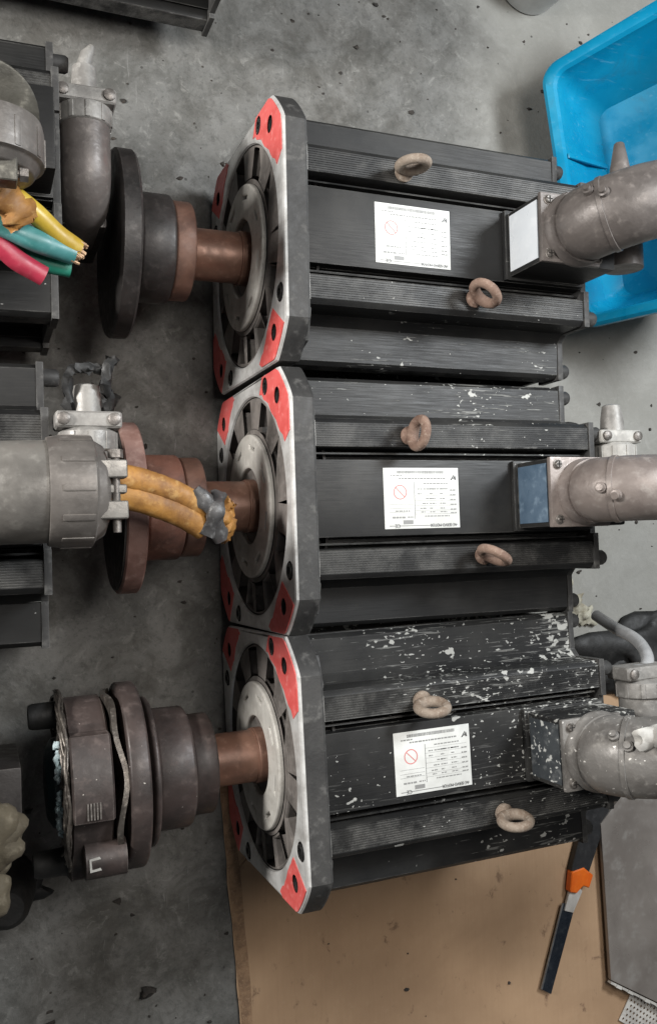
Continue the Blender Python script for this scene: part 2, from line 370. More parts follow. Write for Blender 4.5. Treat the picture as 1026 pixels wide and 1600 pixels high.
# ---------------------------------------------------------------- motor geometry (local: axis along x at z = .5, flange face at x = 0)
XB, XE = .10, 1.272           # body from / to
def lobe(fin=True):
    p = [(.297, .315), (.289, .325), (.287, .452), (.272, .466)]
    y = .268
    for k in range(10):
        p += [(y, .468), (y - .0042, .468), (y - .0052, .4658), (y - .0072, .4658)]; y -= .0082
    p += [(.184, .468), (.180, .455), (.176, .372), (.168, .366)]
    if fin: p += [(.166, .432), (.160, .434), (.157, .366)]
    p += [(.146, .366), (.1405, .40)]
    return p + [(-a, b) for a, b in reversed(p)]
prof = []
for k in range(4):
    a = k * PI / 2; ca, sa = round(math.cos(a)), round(math.sin(a))
    prof += [(y * ca - h * sa, .5 + y * sa + h * ca) for y, h in lobe()]
CACHE = {}
def cached(key, fn):
    if key not in CACHE: CACHE[key] = fn()
    return CACHE[key]

def flange_outline():
    r = .612; pts = []
    for k in range(4):
        for j in range(-6, 7):
            a = PI / 4 + k * PI / 2 + j * .028 * 1.05
            y, z = r * math.cos(a), r * math.sin(a)
            pts.append((max(-.482, min(.482, y)), .5 + max(-.5, min(.5, z))))
    return pts
BOLT = [(.435, .73), (-.23 - .02, .935), (-.435, .27), (.25, .065)]
HOLE = [(.378, .868), (-.378, .868), (-.378, .132), (.378, .132)]
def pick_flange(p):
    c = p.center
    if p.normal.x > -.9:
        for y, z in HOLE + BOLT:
            if (c.y - y) ** 2 + (c.z - z) ** 2 < .036 ** 2: return 2  # hole walls and their bevels coloured dark as painted shade
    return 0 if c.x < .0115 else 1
def build_flange():
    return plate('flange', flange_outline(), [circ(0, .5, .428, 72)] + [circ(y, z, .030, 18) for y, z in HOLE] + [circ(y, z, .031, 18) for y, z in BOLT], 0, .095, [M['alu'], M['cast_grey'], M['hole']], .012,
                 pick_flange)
def build_bracket():
    holes = [circ(0, .5, .292, 48)]
    for k in range(10):
        a0 = 2 * PI * k / 10 + .18; hw = .15
        q = []
        for t in (-1, -.5, 0, .5, 1): q.append((.410 * math.cos(a0 + t * hw), .5 + .410 * math.sin(a0 + t * hw)))
        for t in (1, 0, -1): q.append((.316 * math.cos(a0 + t * hw * .8), .5 + .316 * math.sin(a0 + t * hw * .8)))
        holes.append(q)
    return plate('bearing_bracket', circ(0, .5, .4265, 72), holes, .010, .13, M['bracket'], .010)
def build_cap():
    holes = [circ(0, .5, .150, 36)]
    for k in range(8):
        a = 2 * PI * k / 8 + .3
        
        c, s_ = math.cos(a), math.sin(a)
        holes.append([(c * (.20 + r) - s_ * t, .5 + s_ * (.20 + r) + c * t) for r, t in ((.025, -.030), (.038, -.034), (.038, .034), (.025, .030))])
    return plate('bearing_cap', circ(0, .5, .283, 56), holes, -.012, .05, M['cap'], .007)
def eyebolt_mesh(m):
    mb = MB()
    T = Matrix.Rotation(-PI / 2, 4, 'Y')          # lathe axis x -> z
    mb.lathe([(-.02, .016), (.0, .018), (.004, .034), (.014, .035), (.02, .026), (.03, .019), (.042, .018)], 20, T)
    n = 28; path = []
    R0 = .049; zc = .042 + R0 - .004
    vs = []; fs = []; sg = 12
    for i in range(n):
        a = 2 * PI * i / n; rt = .0175 + .004 * max(0, -math.cos(a))
        for k in range(sg):
            b = 2 * PI * k / sg
            vs.append(((R0 + rt * math.cos(b)) * math.sin(a), rt * math.sin(b), zc + (R0 + rt * math.cos(b)) * math.cos(a) * 1.06))
    for i in range(n):
        for k in range(sg):
            fs.append((i * sg + k, ((i + 1) % n) * sg + k, ((i + 1) % n) * sg + (k + 1) % sg, i * sg + (k + 1) % sg))
    mb.add(vs, fs)
    return mb.mesh('eyebolt', m, 50)
def elbow_path(base, Rb, yaw, z_up, L, pitch=0.):
    """rises from base, bends through 90 degrees towards yaw, then runs L"""
    d = Vector((math.cos(yaw), math.sin(yaw), 0)); b = Vector(base)
    p = [b + Vector((0, 0, t * z_up)) for t in (0, .5, 1)]
    c = b + Vector((0, 0, z_up)) + d * Rb
    for k in range(1, 13):
        a = (PI / 2 - pitch) * k / 12
        p.append(c - d * Rb * math.cos(a) + Vector((0, 0, Rb * math.sin(a))))
    e = p[-1]; dd = (d * math.cos(pitch) + Vector((0, 0, math.sin(pitch))))
    for k in range(1, 7): p.append(e + dd * max(L, .004) * k / 6)
    return p, e, dd
def frame_T(pos, d):
    """matrix taking local +x onto d at pos"""
    return Matrix.Translation(pos) @ Vector(d).to_track_quat('X', 'Z').to_matrix().to_4x4()

def screw(parent, name, loc, r=.016, m=None, rot=(0, 0, 0)):
    key = ('screw', r, m.name)
    def f():
        T = Matrix.Rotation(-PI / 2, 4, 'Y'); mb = MB()
        mb.lathe([(-.004, r * 1.25), (.002, r * 1.25), (.003, r), (.010, r * .96), (.0125, r * .8)], 16, T)
        mb.box((-r * .75, -r * .14, .0118), (r * .75, r * .14, .0135), None, 1); mb.box((-r * .14, -r * .75, .0118), (r * .14, r * .75, .0137), None, 1)
        return mb.mesh('screw', [m, M['hole']], 40)
    return ob(name, cached(key, f), parent, loc, rot)

def make_motor(label, X, Y, Z, roll, yaw, paint, group, elbow, eyes, sticker, front=True, plate_on=True, gland=True, encoder_y=.0):
    root = thing('servo_motor', label, 'motor', (X, Y + .5 * math.sin(roll), Z), (roll, 0, yaw), group)
    pm = PAINTS[paint]
    ob('body_frame', cached(('body', paint), lambda: MB().prism(prof, XB, XE).mesh('body_frame', pm, 25)), root)
    sidepanel = lambda k: MB().box((XB + .004, -.1385, .40), (XE - .004, .1385, .452)).mesh('top_panel', M['gloss_panel'][paint], 35, .004)
    ob('top_panel', cached(('panel', paint), lambda: sidepanel(0)), root, (0, 0, .5))
    ob('flange', cached('flange', build_flange), root)
    def collar():
        q = [(.36, .285), (.36, .36), (.285, .36), (.24, .40), (-.24, .40)]
        pts = []
        for k in range(4):
            a = k * PI / 2; ca, sa = round(math.cos(a)), round(math.sin(a))
            for y, h in ((.36, .289), (.445, .295), (.41, .41), (.295, .445), (.289, .36)): pts.append((y * ca - h * sa, .5 + y * sa + h * ca))
        return MB().prism(pts, .09, .118).mesh('end_collar', M['cast_grey'], 35, .012)
    ob('end_collar', cached('collar', collar), root)
    ob('bearing_bracket', cached('bracket', build_bracket), root)
    ob('bracket_back', cached('bback', lambda: MB().lathe([(.15, .44), (.16, .44)], 48, Matrix.Translation((0, 0, .5))).mesh('bracket_back', M['deep'])), root)
    ob('bearing_cap', cached('cap', build_cap), root)
    ob('motor_shaft', cached('shaft', lambda: MB().lathe([(.10, .15), (.07, .15), (.066, .106), (-.022, .106), (-.024, .104), (-.030, .104), (-.031, .099), (-.30, .099)], 48, Matrix.Translation((0, 0, .5))).mesh('motor_shaft', M['shaft'], 30)), root)
    ob('slot_shade_backing', cached('slot_shade', lambda: MB().lathe([(.006, .16), (.006, .284), (.04, .284), (.04, .16)], 48, Matrix.Translation((0, 0, .5)), 0, False, False).mesh('slot_shade_backing', M['deep'], 35)), root)  # dark backing added so the cap slots look shaded
    ins = cached('shade_plug', lambda: MB().lathe([(.022, .0315), (.03, .0315), (.085, .0315)], 18).mesh('hole_shade_plug', M['hole'], 40))  # added dark plug, stands in for the shade down an open hole
    for y, z in HOLE: ob('hole_shade_plug', ins, root, (0, y, z))
    def fbolt():
        T = Matrix.Rotation(0, 4, 'Z'); mb = MB()
        mb.lathe([(.03, .027), (.004, .027), (-.002, .025), (-.002, .014), (.016, .014)], 20, None, 0, True, True)
        return mb.mesh('flange_bolt', M['blackbolt'], 40)
    for y, z in BOLT: ob('flange_bolt', cached('fbolt', fbolt), root, (0, y, z))
    # red marker patches: thin sheets on the four corners of the face, with the mounting holes left open
    def patch(k):
        q = random.Random(40 + k); r = .604
        pts = []
        a0, a1 = (.34, 1.17) if k == 0 else (.655, 1.2)
        ri = .4415 if k == 0 else .452
        for j in range(15):
            a = a0 + (a1 - a0) * j / 14
            y, z = r * math.cos(a), r * math.sin(a); pts.append((min(.492, y), min(.492, z)))
        for j in range(13):
            a = a1 - (a1 - a0) * (j + .5) / 13
            rq = ri + q.uniform(0, .012) + .05 * max(0, (a - .85) / .4); pts.append((rq * math.cos(a), rq * math.sin(a)))
        rot = {0: 0, 1: 1, 2: 2, 3: 3}[k] * PI / 2
        ca, sa = math.cos(rot), math.sin(rot)
        P = [(max(-.475, min(.475, y * ca - z * sa)), .5 + y * sa + z * ca) for y, z in pts]
        h = HOLE[k]; bb = BOLT[k]
        hs = [circ(h[0], h[1], .031, 16)]
        if k == 0: hs.append(circ(bb[0], bb[1], .034, 16))
        return plate('red_paint_patch', P, hs, -.0022, .0006, M['red'], .0005)
    for k in range(4): ob('red_paint_patch', cached(('patch', k), lambda k=k: patch(k)), root)
    def seam():
        mb = MB()
        mb.box((XB - .0015, -.139, .9522), (XB + .0035, .139, .9535))
        for a, b in ((.186, .275), (-.275, -.186)): mb.box((XB - .0015, a, .9676), (XB + .0035, b, .9689))
        return mb
    ob('front_seam', cached('seam', lambda: seam().mesh('front_seam', M['seam'], 35)), root)
    # rear end plate and studs
    def rear():
        pts = []
        for k in range(4):
            a = k * PI / 2; ca, sa = round(math.cos(a)), round(math.sin(a))
            for y, h in ((.293, .32), (.293, .474), (.15, .474), (.15, .455), (-.15, .455), (-.15, .474), (-.293, .474), (-.293, .32)):
                pts.append((y * ca - h * sa, .5 + y * sa + h * ca))
        return MB().prism(pts, XE - .002, XE + .022).mesh('end_cover', M['cast_grey'], 35, .003)
    ob('end_cover', cached('rear', rear), root)
    stud = cached('stud', lambda: MB().lathe([(0, .03), (.045, .03), (.055, .024)], 20).mesh('end_stud', M['cast_grey'], 40))
    for y, z in ((.43, .74), (-.43, .74), (-.25, .93), (.25, .93)) if paint != 'l' else ((.43, .74),):
        ob('end_stud', stud, root, (XE + .02, y, z))
    # encoder housing on the rear
    ob('encoder_housing', cached('enc', lambda: MB().box((XE + .018, -.115, .28), (XE + .20, .115, .70)).mesh('encoder_housing', M['black_steel'], 35, .015)), root)
    # eyebolts
    for ex, ey, erot, tilt, em in eyes:
        ob('eyebolt', cached(('eye', em), lambda em=em: eyebolt_mesh(M[em])), root, (ex, ey, .966), (tilt, 0, erot))
    # nameplate
    if plate_on: nameplate(root)
    # connector box with sticker, plate, elbow
    def cbox():
        mb = MB()
        mb.prism([(-.125, .952), (.125, .952), (.125, 1.172), (-.125, 1.172)], .925, 1.262)
        mb.prism([(-.136, .952), (.136, .952), (.136, .975), (-.136, .975)], .908, 1.27)
        return mb.mesh('connector_box', pm, 35, .010)
    cb = ob('connector_box', cached(('cbox', paint), cbox), root)
    if sticker:
        ob('box_sticker', cached(('st', sticker), lambda: MB().box((.921, -.108, .985), (.9262, .108, 1.164)).mesh('box_sticker', M[sticker], 35, .001)), cb)
    em = elbow['m']; mm = M[em]
    cp = ob('connector_plate', cached(('cplate', em), lambda: MB().box((.918, -.128, 1.1735), (1.176, .128, 1.194)).mesh('connector_plate', mm, 35, .008)), root)
    for y in (-.1, .1):
        for x in (.95, 1.165): screw(cp, 'plate_screw', (x, y, 1.194), .015, M['screw'])
    r = elbow['r']; base = (1.068, 0, 1.19)
    p, e, dd = elbow_path(base, elbow.get('R', .15), elbow['yaw'], elbow.get('up', .06), elbow['L'], elbow.get('pitch', 0))
    rr = [r * .93] * 3 + [r] * 12 + [r] * 6
    mb = MB(); mb.tube(p, rr, 36)
    mb.lathe([(0, r * 1.05), (.02, r * 1.05), (.028, r * 1.0), (.05, r * 1.0)], 40, Matrix.Translation(base) @ Matrix.Rotation(-PI / 2, 4, 'Y'))
    el = ob('cable_elbow', mb.mesh('cable_elbow', mm, 50), root)
    # split-line ring around the bend with two lug screws
    mid = 7; d1 = (p[mid + 1] - p[mid - 1]).normalized()
    T = frame_T(p[mid], d1)
    sr = MB().lathe([(-.012, r * 1.0), (-.010, r * 1.035), (.006, r * 1.035), (.008, r * 1.0)], 40, T).mesh('elbow_seam', mm, 50)
    ob('elbow_seam', sr, el)
    for s_, q in ((1, -.1), (1, -.34)):
        nrm = T.to_3x3() @ Vector((0, math.cos(elbow.get('lug', 1.9) + q), math.sin(elbow.get('lug', 1.9) + q)))
        pos = p[mid] + nrm * r * 1.0 + d1 * (-.03 if q < -.2 else .02)
        lg = MB().lathe([(-.01, .02), (.012, .019), (.014, .013), (.024, .012)], 14, frame_T(pos, nrm)).mesh('elbow_lug', mm, 40)
        ob('elbow_lug', lg, el)
    if elbow.get('mud'):
        mb = MB(); qm = random.Random(4)
        for i in range(18):
            c = Vector((1.355, -.115, .80))
            blob(mb, (c.x + qm.uniform(-.05, .05), c.y + qm.uniform(-.14, .11), c.z + qm.uniform(-.12, .07)), (qm.uniform(.06, .085), qm.uniform(.06, .09), .07), i, .8, 3, 0, .16)
        ob('mud_crust', mb.mesh('mud_crust', M['lumpbeige'], 60), el)
    if elbow.get('clamp'):
        end = p[-1]
        T = frame_T(end, dd); mb = MB()
        mb.lathe([(-.03, r * .98), (-.03, r * 1.06), (.0, r * 1.10), (.085, r * 1.10), (.09, r * 1.0), (.115, r * .9), (.13, r * .6)], 40, T)
        for k in range(12):
            a = 2 * PI * k / 12; q = T @ Matrix.Rotation(a, 4, 'X')
            mb.box((.0, -.009, r * 1.06), (.082, .009, r * 1.12), q)
        ob('cable_clamp', mb.mesh('cable_clamp', M['clampA'] if 'clampA' in M else mm, 40, .004), el)
        for k, (yy, zz) in enumerate(((.052, .075), (.0, .07), (-.056, .075))):
            sd = MB(); hy = .012 if k == 1 else .024; sd.box((.092, yy - hy, zz - .03), (.168, yy + hy, zz + .035 - .012 * (k == 1)), T)
            ob('clamp_jaw', sd.mesh('clamp_jaw', mm, 40, .008, 3), el)
        sd = MB().lathe([(-.115, .011), (.10, .011)], 12, frame_T(T @ Vector((.14, 0, .085)), Vector((-dd.y, dd.x, 0)))).lathe([(.082, .02), (.104, .02)], 6, frame_T(T @ Vector((.14, 0, .085)), Vector((-dd.y, dd.x, 0))))
        ob('clamp_screw', sd.mesh('clamp_screw', M['screw'], 40), el)
    if gland:
        gm = M[gland['m']]; gx = gland.get('x', 1.43); gr = gland.get('r', .075); gz = gland.get('z', .93); y0 = gland.get('y0', .05)
        mb = MB()
        if gland.get('bend'):
            pp, ee, d2 = elbow_path((gx, gland['by'], gz - .36), .11, PI / 2, .25, gland['L'])
            mb.tube(pp, gr * 1.12, 32); ys = ee.y + gland['L']
        else:
            mb.tube([(gx, -.06, gz), (gx, y0, gz)], gr * 1.05, 28); ys = y0
        TT = frame_T(Vector((gx, ys, gz)), (0, 1, 0))
        g = ob('encoder_elbow', mb.mesh('encoder_elbow', M[gland.get('pm', gland['m'])], 50), root)
        mb = MB().lathe([(0, gr * 1.12), (.005, gr * 1.2), (.062, gr * 1.2), (.068, gr * 1.05), (.075, gr * .9)], 32, TT)
        for k in range(10): mb.box((.004, -.008, gr * 1.18), (.06, .008, gr * 1.24), TT @ Matrix.Rotation(2 * PI * k / 10, 4, 'X'))
        ob('gland_nut', mb.mesh('gland_nut', gm, 40, .003), g)
        mb = MB().box((.072, -gr * 1.35, -gr * .75), (.125, gr * 1.35, gr * .8), TT)
        ob('gland_clamp', mb.mesh('gland_clamp', gm, 40, .016, 3), g)
        for s_ in (-1, 1):
            sd = MB().lathe([(-.008, .02), (.008, .02), (.012, .014)], 12, frame_T(TT @ Vector((.1, s_ * gr * 1.02, gr * .8)), (0, 0, 1)))
            ob('gland_screw', sd.mesh('gland_screw', M['screw'], 40), g)
        if gland.get('stub', .1):
            L = gland.get('stub', .1); rs = gland.get('rs', .04)
            mb = MB().tube([TT @ Vector((.11, 0, 0)), TT @ Vector((.11 + L * .6, 0, 0)), TT @ Vector((.11 + L, .0, .0)), TT @ Vector((.115 + L, 0, 0))], [rs, rs * (1 + gland.get('cone', 1)) / 2, rs * .92 * gland.get('cone', 1), rs * .7 * gland.get('cone', 1)], 24)
            if gland.get('tip'):
                mb.tube([TT @ Vector((.11 + L * .95, .005, 0)), TT @ Vector((.16 + L, -.012, .0)), TT @ Vector((.19 + L, -.03, .005))], [.024, .022, .010], 12)
            ob('cable_sleeve', mb.mesh('cable_sleeve', M[gland.get('sm', gland['m'])], 50), g)
    return root

def nameplate(root):
    x0, x1, y0, y1 = .3665, .6766, -.1146, .1093
    np_ = ob('nameplate', cached('np', lambda: MB().box((x0, y0, .9515), (x1, y1, .9545)).mesh('nameplate', M['plate_paper'], 35, .0015)), root)
    W_, H_ = x1 - x0, y1 - y0; zt = .9546
    def X_(u): return x0 + u * W_
    def Y_(v): return y1 - v * H_            # v from the upper edge in the photo
    def strip(mb, u0, v0, u1, v1, mi=0): mb.box((X_(u0), Y_(v1), zt), (X_(u1), Y_(v0), zt + .0004), None, mi)
    def print_():
        mb = MB(); q = random.Random(3)
        u = .17
        while u < .80:                       # dense bar along the edge
            wd = q.choice((.004, .007, .011)); strip(mb, u, .045, u + wd, .095); u += wd + q.choice((.004, .006))
        def words_(u0, u1, v, h=.018):
            u = u0
            while u < u1:
                wd = q.uniform(.018, .045); strip(mb, u, v, min(u1, u + wd), v + h); u += wd + .010
        words_(.09, .24, .12, .02); words_(.20, .82, .165, .022)
        for v in (.25, .34): words_(.52, .85, v)
        for v, a in ((.34, .44), (.42, .44), (.50, .55), (.58, .5), (.66, .47), (.72, .48)):
            words_(a, a + q.uniform(.04, .09), v); words_(.60, .60 + q.uniform(.04, .1), v); words_(.74, .74 + q.uniform(.03, .1), v); words_(.88, .96, v + .02)
        words_(.53, .86, .79); words_(.14, .34, .70); words_(.10, .27, .80, .028); words_(.30, .38, .80, .02)
        for v in (.60, .665, .725): strip(mb, .06, v, .38, v + .004)
        for v in (.30, .38, .46, .54, .62, .70, .76): strip(mb, .40, v, .95, v + .003)
        strip(mb, .395, .23, .402, .84)
        strip(mb, .06, .945, .965, .958)
        strip(mb, .24, .86, .37, .925); 
        return mb.mesh('print', M['ink'])
    ob('print', cached('np_print', print_), np_)
    def title():
        me = text_mesh('title', 'AC SERVO MOTOR', H_ * .075, M['ink'])
        xs = [v.co.x for v in me.vertices]; wd = max(xs) - min(xs); k = W_ * .36 / wd
        for v in me.vertices:                # the plate is read from the far side, so the words stand on their heads
            v.co = Vector((X_(.955) - (v.co.x - min(xs)) * k, Y_(.925) - v.co.y * 1.0, zt + .0003 + v.co.z))
        me.materials.clear(); me.materials.append(M['ink_dark']); return me
    ob('title_print', cached('np_title', title), np_)
    def ce():
        me = text_mesh('ce', 'CE', H_ * .085, M['ink'])
        for v in me.vertices: v.co = Vector((X_(.20) - v.co.x, Y_(.925) - v.co.y, zt + .0003 + v.co.z))
        me.materials.clear(); me.materials.append(M['ink_dark']); return me
    ob('approval_mark', cached('np_ce', ce), np_)
    def logo():
        mb = MB()
        def tri(ps): mb.slab([(X_(a), Y_(b)) for a, b in ps], zt, zt + .0006)
        tri([(.885, .205), (.935, .115), (.945, .12), (.905, .205)]); tri([(.915, .19), (.955, .125), (.968, .20), (.945, .20), (.942, .178)])
        return mb.mesh('maker_logo', M['ink_dark'])
    ob('maker_logo', cached('np_logo', logo), np_)
    def ban():
        mb = MB(); cx, cy, r = X_(.21), Y_(.40), .027; n = 28; vs = []; fs = []
        for i in range(n):
            a = 2 * PI * i / n
            for rr in (r, r - .0035): vs.append((cx + rr * math.cos(a), cy + rr * math.sin(a), zt + .0004))
        for i in range(n): j = (i + 1) % n; fs.append((2 * i, 2 * j, 2 * j + 1, 2 * i + 1))
        mb.add(vs, fs)
        mb.slab([(cx - .020, cy + .018), (cx - .018, cy + .020), (cx + .020, cy - .018), (cx + .018, cy - .020)], zt, zt + .0007)
        return mb.mesh('prohibition_sign', M['ink_red'])
    ob('prohibition_sign', cached('np_ban', ban), np_)

# ---------------------------------------------------------------- the motors
FRONT = 'servo motors lying side by side on the floor'
BACK = 'servo motors of the second row at the left edge'
M['oily'] = worn('oil stained connector'.replace(' ', '_'), (.105, .10, .085), (.05, .047, .04), (.30, .285, .24), .42, .25, 5, .7, .25)
M['clampA'] = worn('brown_grey_clamp_ring', (.17, .155, .142), (.11, .1, .092), (.28, .26, .24), .45, .3, 6, .5, .15)
make_motor('clean black servo motor with bright white connector box sticker beside the blue crate', -.003, .979, .008, .0088, -.0111, 'm1', FRONT,
           dict(m='elbow1', r=.132, yaw=.30, L=.9, R=.17, up=.05, lug=1.2),
           [(.478, .222, .05, 0, 'rust_grey'), (.765, -.222, -.75, .0, 'rust')], 'sticker_white',
           gland=dict(m='elbow1', x=1.43, z=1.02, y0=.09, stub=.25, rs=.056, cone=.4))
make_motor('black servo motor with blue grey connector box sticker, between two other motors', 0, -.0047, -.008, -.0041, -.0029, 'm2', FRONT,
           dict(m='elbow2', r=.116, yaw=.0, L=.9, R=.15, up=.05, lug=1.9),
           [(.468, .225, 1.45, 0, 'rust'), (.76, -.222, -.55, 0, 'rust')], 'sticker_blue',
           gland=dict(m='whiteclamp', x=1.43, z=.92, y0=.14, stub=.12, rs=.05, cone=.8, sm='clampgrey'))
make_motor('white paint spattered black servo motor lying on the cardboard sheet', -.002, -.9745, .004, -.0203, .0124, 'm3', FRONT,
           dict(m='elbow3', r=.138, yaw=.0, L=.9, R=.16, up=.04, lug=1.2),
           [(.478, .222, .12, .22, 'rust_grey'), (.79, -.228, .12, .14, 'rust_grey')], 'sticker_dark',
           gland=dict(m='clampgrey', x=1.46, z=.98, y0=.13, stub=.0, r=.085))
eyes_l = [(.46, .222, .4, 0, 'rust'), (.80, -.222, -.5, 0, 'rust')]
make_motor('dusty black motor with large grey cable elbow and ring clamp at left edge', -2.085, .0, 0, 0, 0, 'l', BACK,
           dict(m='elbowA', r=.137, yaw=.0, L=.045, R=.17, up=.03, clamp=True), eyes_l, None,
           gland=dict(m='clampgrey', x=1.41, z=.98, y0=.15, stub=.10, rs=.045, pm='elbowA'))
make_motor('dusty black motor with brown grey encoder elbow behind the cut coloured cables', -2.03, 1.095, 0, 0, 0, 'l', BACK,
           dict(m='oily', r=.14, yaw=-PI / 2, L=.0, R=.09, up=.0, clamp=True), eyes_l, None,
           gland=dict(m='clampgrey', x=1.39, z=.82, by=-.055, L=.12, r=.074, stub=.10, rs=.042, bend=True, tip=True, pm='elbow1'))
make_motor('dusty black motor with mud caked fitting at lower left edge', -2.355, -.985, 0, 0, 0, 'l', BACK,
           dict(m='lumpbeige', r=.10, yaw=-.3, L=.01, R=.10, up=.0, mud=True), eyes_l, None, gland=None)
make_motor('shadowed black servo motor cut off by the upper edge of the photo', -1.33, 2.54, 0, 0, -.02, 'l', BACK,
           dict(m='elbow1', r=.13, yaw=1.2, L=.2), eyes_l, None, gland=None)

# ---------------------------------------------------------------- couplings on the three shafts
AX = [(.979 + .002, .508, -.0111), (-.0047, .492, -.0029), (-.9745, .504, .0124)]
def coupling(k, label, parts):
    y, z, yw = AX[k]
    root = thing('shaft_coupling', label, 'coupling', (0, y, z), (0, 0, yw), 'couplings on the motor shafts')
    for nm, prof_, m in parts:
        ob(nm, MB().lathe(prof_, 64).mesh(nm, M[m], 35), root)
    return root
def ring(x0, x1, r, b=.008, bore=None):
    x0, x1 = min(x0, x1), max(x0, x1)
    return [(x0, r - b), (x0 + b * .4, r - b * .3), (x0 + b, r), (x1 - b, r), (x1 - b * .4, r - b * .3), (x1, r - b)]
coupling(0, 'black and brown shaft coupling with wide disc on the uppermost motor', [
    ('end_ring', ring(-.23, -.305, .186), 'ring_brown'), ('hub', ring(-.307, -.435, .204, .012), 'black_steel'),
    ('hub_step', ring(-.43, -.465, .18), 'black_steel'),
    ('coupling_disc', [(-.527, .02), (-.530, .325), (-.526, .338), (-.518, .345), (-.463, .345), (-.455, .338), (-.455, .12)], 'black_steel')])
cp2 = coupling(1, 'rust coloured shaft coupling under the orange taped cable', [
    ('end_ring', ring(-.215, -.292, .19), 'ring_brown'), ('hub', ring(-.295, -.435, .200, .012), 'rust_red'),
    ('hub_step', ring(-.43, -.465, .18), 'rust_red'),
    ('coupling_disc', [(-.528, .05), (-.530, .312), (-.524, .32), (-.462, .32), (-.456, .314), (-.456, .12)], 'rim_pink')])
ob('disc_face', MB().lathe([(-.536, .05), (-.536, .305), (-.529, .307)], 64).mesh('disc_face', M['black_steel'], 35), cp2)
c3 = coupling(2, 'brown black two part shaft coupling with rubber pegs on lowest motor', [
    ('end_ring', ring(-.205, -.292, .186), 'brown_steel'), ('hub', ring(-.293, -.43, .222, .014), 'brown_steel'),
    ('hub_step', ring(-.43, -.452, .27), 'brown_steel'),
    ('coupling_disc', ring(-.474, -.546, .332, .010), 'brown_steel')])
def wavy(x, r0, r1, th, seed):
    q = random.Random(seed); n = 72; vs = []; fs = []
    ph = [q.uniform(0, 6) for _ in range(4)]
    for i in range(n):
        a = 2 * PI * i / n; dx = .012 * math.sin(3 * a + ph[0]) + .008 * math.sin(7 * a + ph[1]); dr = .012 * math.sin(5 * a + ph[2])
        for (xx, rr) in ((x - th, r0), (x - th, r1 + dr), (x + th, r1 + dr), (x + th, r0)):
            vs.append((xx + dx, rr * math.cos(a), rr * math.sin(a)))
    for i in range(n):
        j = (i + 1) % n
        for k in range(4): fs.append((4 * i + k, 4 * j + k, 4 * j + (k + 1) % 4, 4 * i + (k + 1) % 4))
    return MB().add(vs, fs)
ob('flexible_element', wavy(-.574, .15, .318, .009, 5).mesh('flexible_element', M['wire'], 45), c3)
def half_hub():
    q = random.Random(2); n = 96; vs = []; fs = []
    def rad(a):
        d = math.degrees(a) % 360
        lo = .5 + .5 * math.tanh((27.5 - abs(d - 76.5)) * .5)       # a wide jaw on top
        lo2 = .5 + .5 * math.tanh((30 - abs(d - 185)) * .5); lo3 = .5 + .5 * math.tanh((30 - abs(d - 290)) * .5)
        return .296 + .042 * max(lo, lo2, lo3)
    xs = ((-.735, -.012), (-.728, 0), (-.605, 0), (-.598, -.01))
    for x, dr in xs:
        for i in range(n):
            a = 2 * PI * i / n; vs.append((x, (rad(a) + dr) * math.cos(a), (rad(a) + dr) * math.sin(a)))
    for j in range(3):
        for i in range(n): k = (i + 1) % n; fs.append((j * n + i, j * n + k, (j + 1) * n + k, (j + 1) * n + i))
    fs.append(tuple(range(n))); fs.append(tuple(3 * n + i for i in reversed(range(n))))
    return MB().add(vs, fs)
hh = ob('half_hub', half_hub().mesh('half_hub', M['brown_steel'], 35), c3)
def at_r(a, r, x): return (x, r * math.cos(a), r * math.sin(a))
for a in (PI * .16, -PI * .82 + .35):
    pass
for yy, zz in ((.245, .02), (-.275, .02)):
    pg = ob('rubber_peg', MB().lathe([(-.735, .052), (-.742, .05), (-.760, .048), (-.835, .046), (-.848, .041), (-.850, .03)], 28, Matrix.Translation((0, yy, zz))).mesh('rubber_peg', M['rubber'], 40), c3)
ob('drive_lug', MB().lathe([(-.70, .05), (-.695, .062), (-.56, .062)], 32, Matrix.Translation((0, -.215, .235))).mesh('drive_lug', M['brown_steel'], 40), c3)
mk = MB()
mk.slab([(-.685, -.192), (-.652, -.188), (-.648, -.196), (-.679, -.199), (-.677, -.228), (-.65, -.225), (-.647, -.233), (-.684, -.236)], .297, .2995)
ob('chalk_mark', mk.mesh('chalk_mark', M['whiteclamp'], 40), c3)
mk = MB()
for i in range(5): mk.box((-.690 + i * .010, -.055, .330), (-.685 + i * .010, .0, .3415))
ob('engraved_stripes', mk.mesh('engraved_stripes', M['screw'], 40), c3)
wires = MB(); q = random.Random(11)
for i in range(26):
    r = .19 + .0055 * i; a0 = q.uniform(-1.9, -1.2); a1 = q.uniform(1.7, 2.3); x = -.742 - q.uniform(0, .012)
    a0 += PI / 2 * 0.55; a1 += .35
    wires.tube([(x + .006 * math.sin(9 * (a0 + (a1 - a0) * t / 30) + i), (r + .004 * math.sin(5 * t * .2 + i)) * math.cos(a0 + (a1 - a0) * t / 30), (r + .004 * math.sin(5 * t * .2 + i)) * math.sin(a0 + (a1 - a0) * t / 30)) for t in range(31)], .0048, 6)
wo = ob('winding_wire', wires.mesh('winding_wire', M['wire'], 60), c3)
cr = MB()
for i in range(70):
    a = q.uniform(.75, 1.25) if i % 2 else q.uniform(1.45, 2.1); r = q.uniform(.19, .25)
    blob(cr, (-.762 + q.uniform(-.008, .006), r * math.cos(a) - .01, r * math.sin(a)), (.011, q.uniform(.008, .02), q.uniform(.008, .018)), i, 1, 1)
ob('crumbling_resin', cr.mesh('crumbling_resin', M['crumble'], 60), c3)
ob('resin_core', MB().lathe([(-.80, .06), (-.795, .12), (-.775, .155), (-.735, .165)], 40).mesh('resin_core', M['tealdark'], 40), c3)

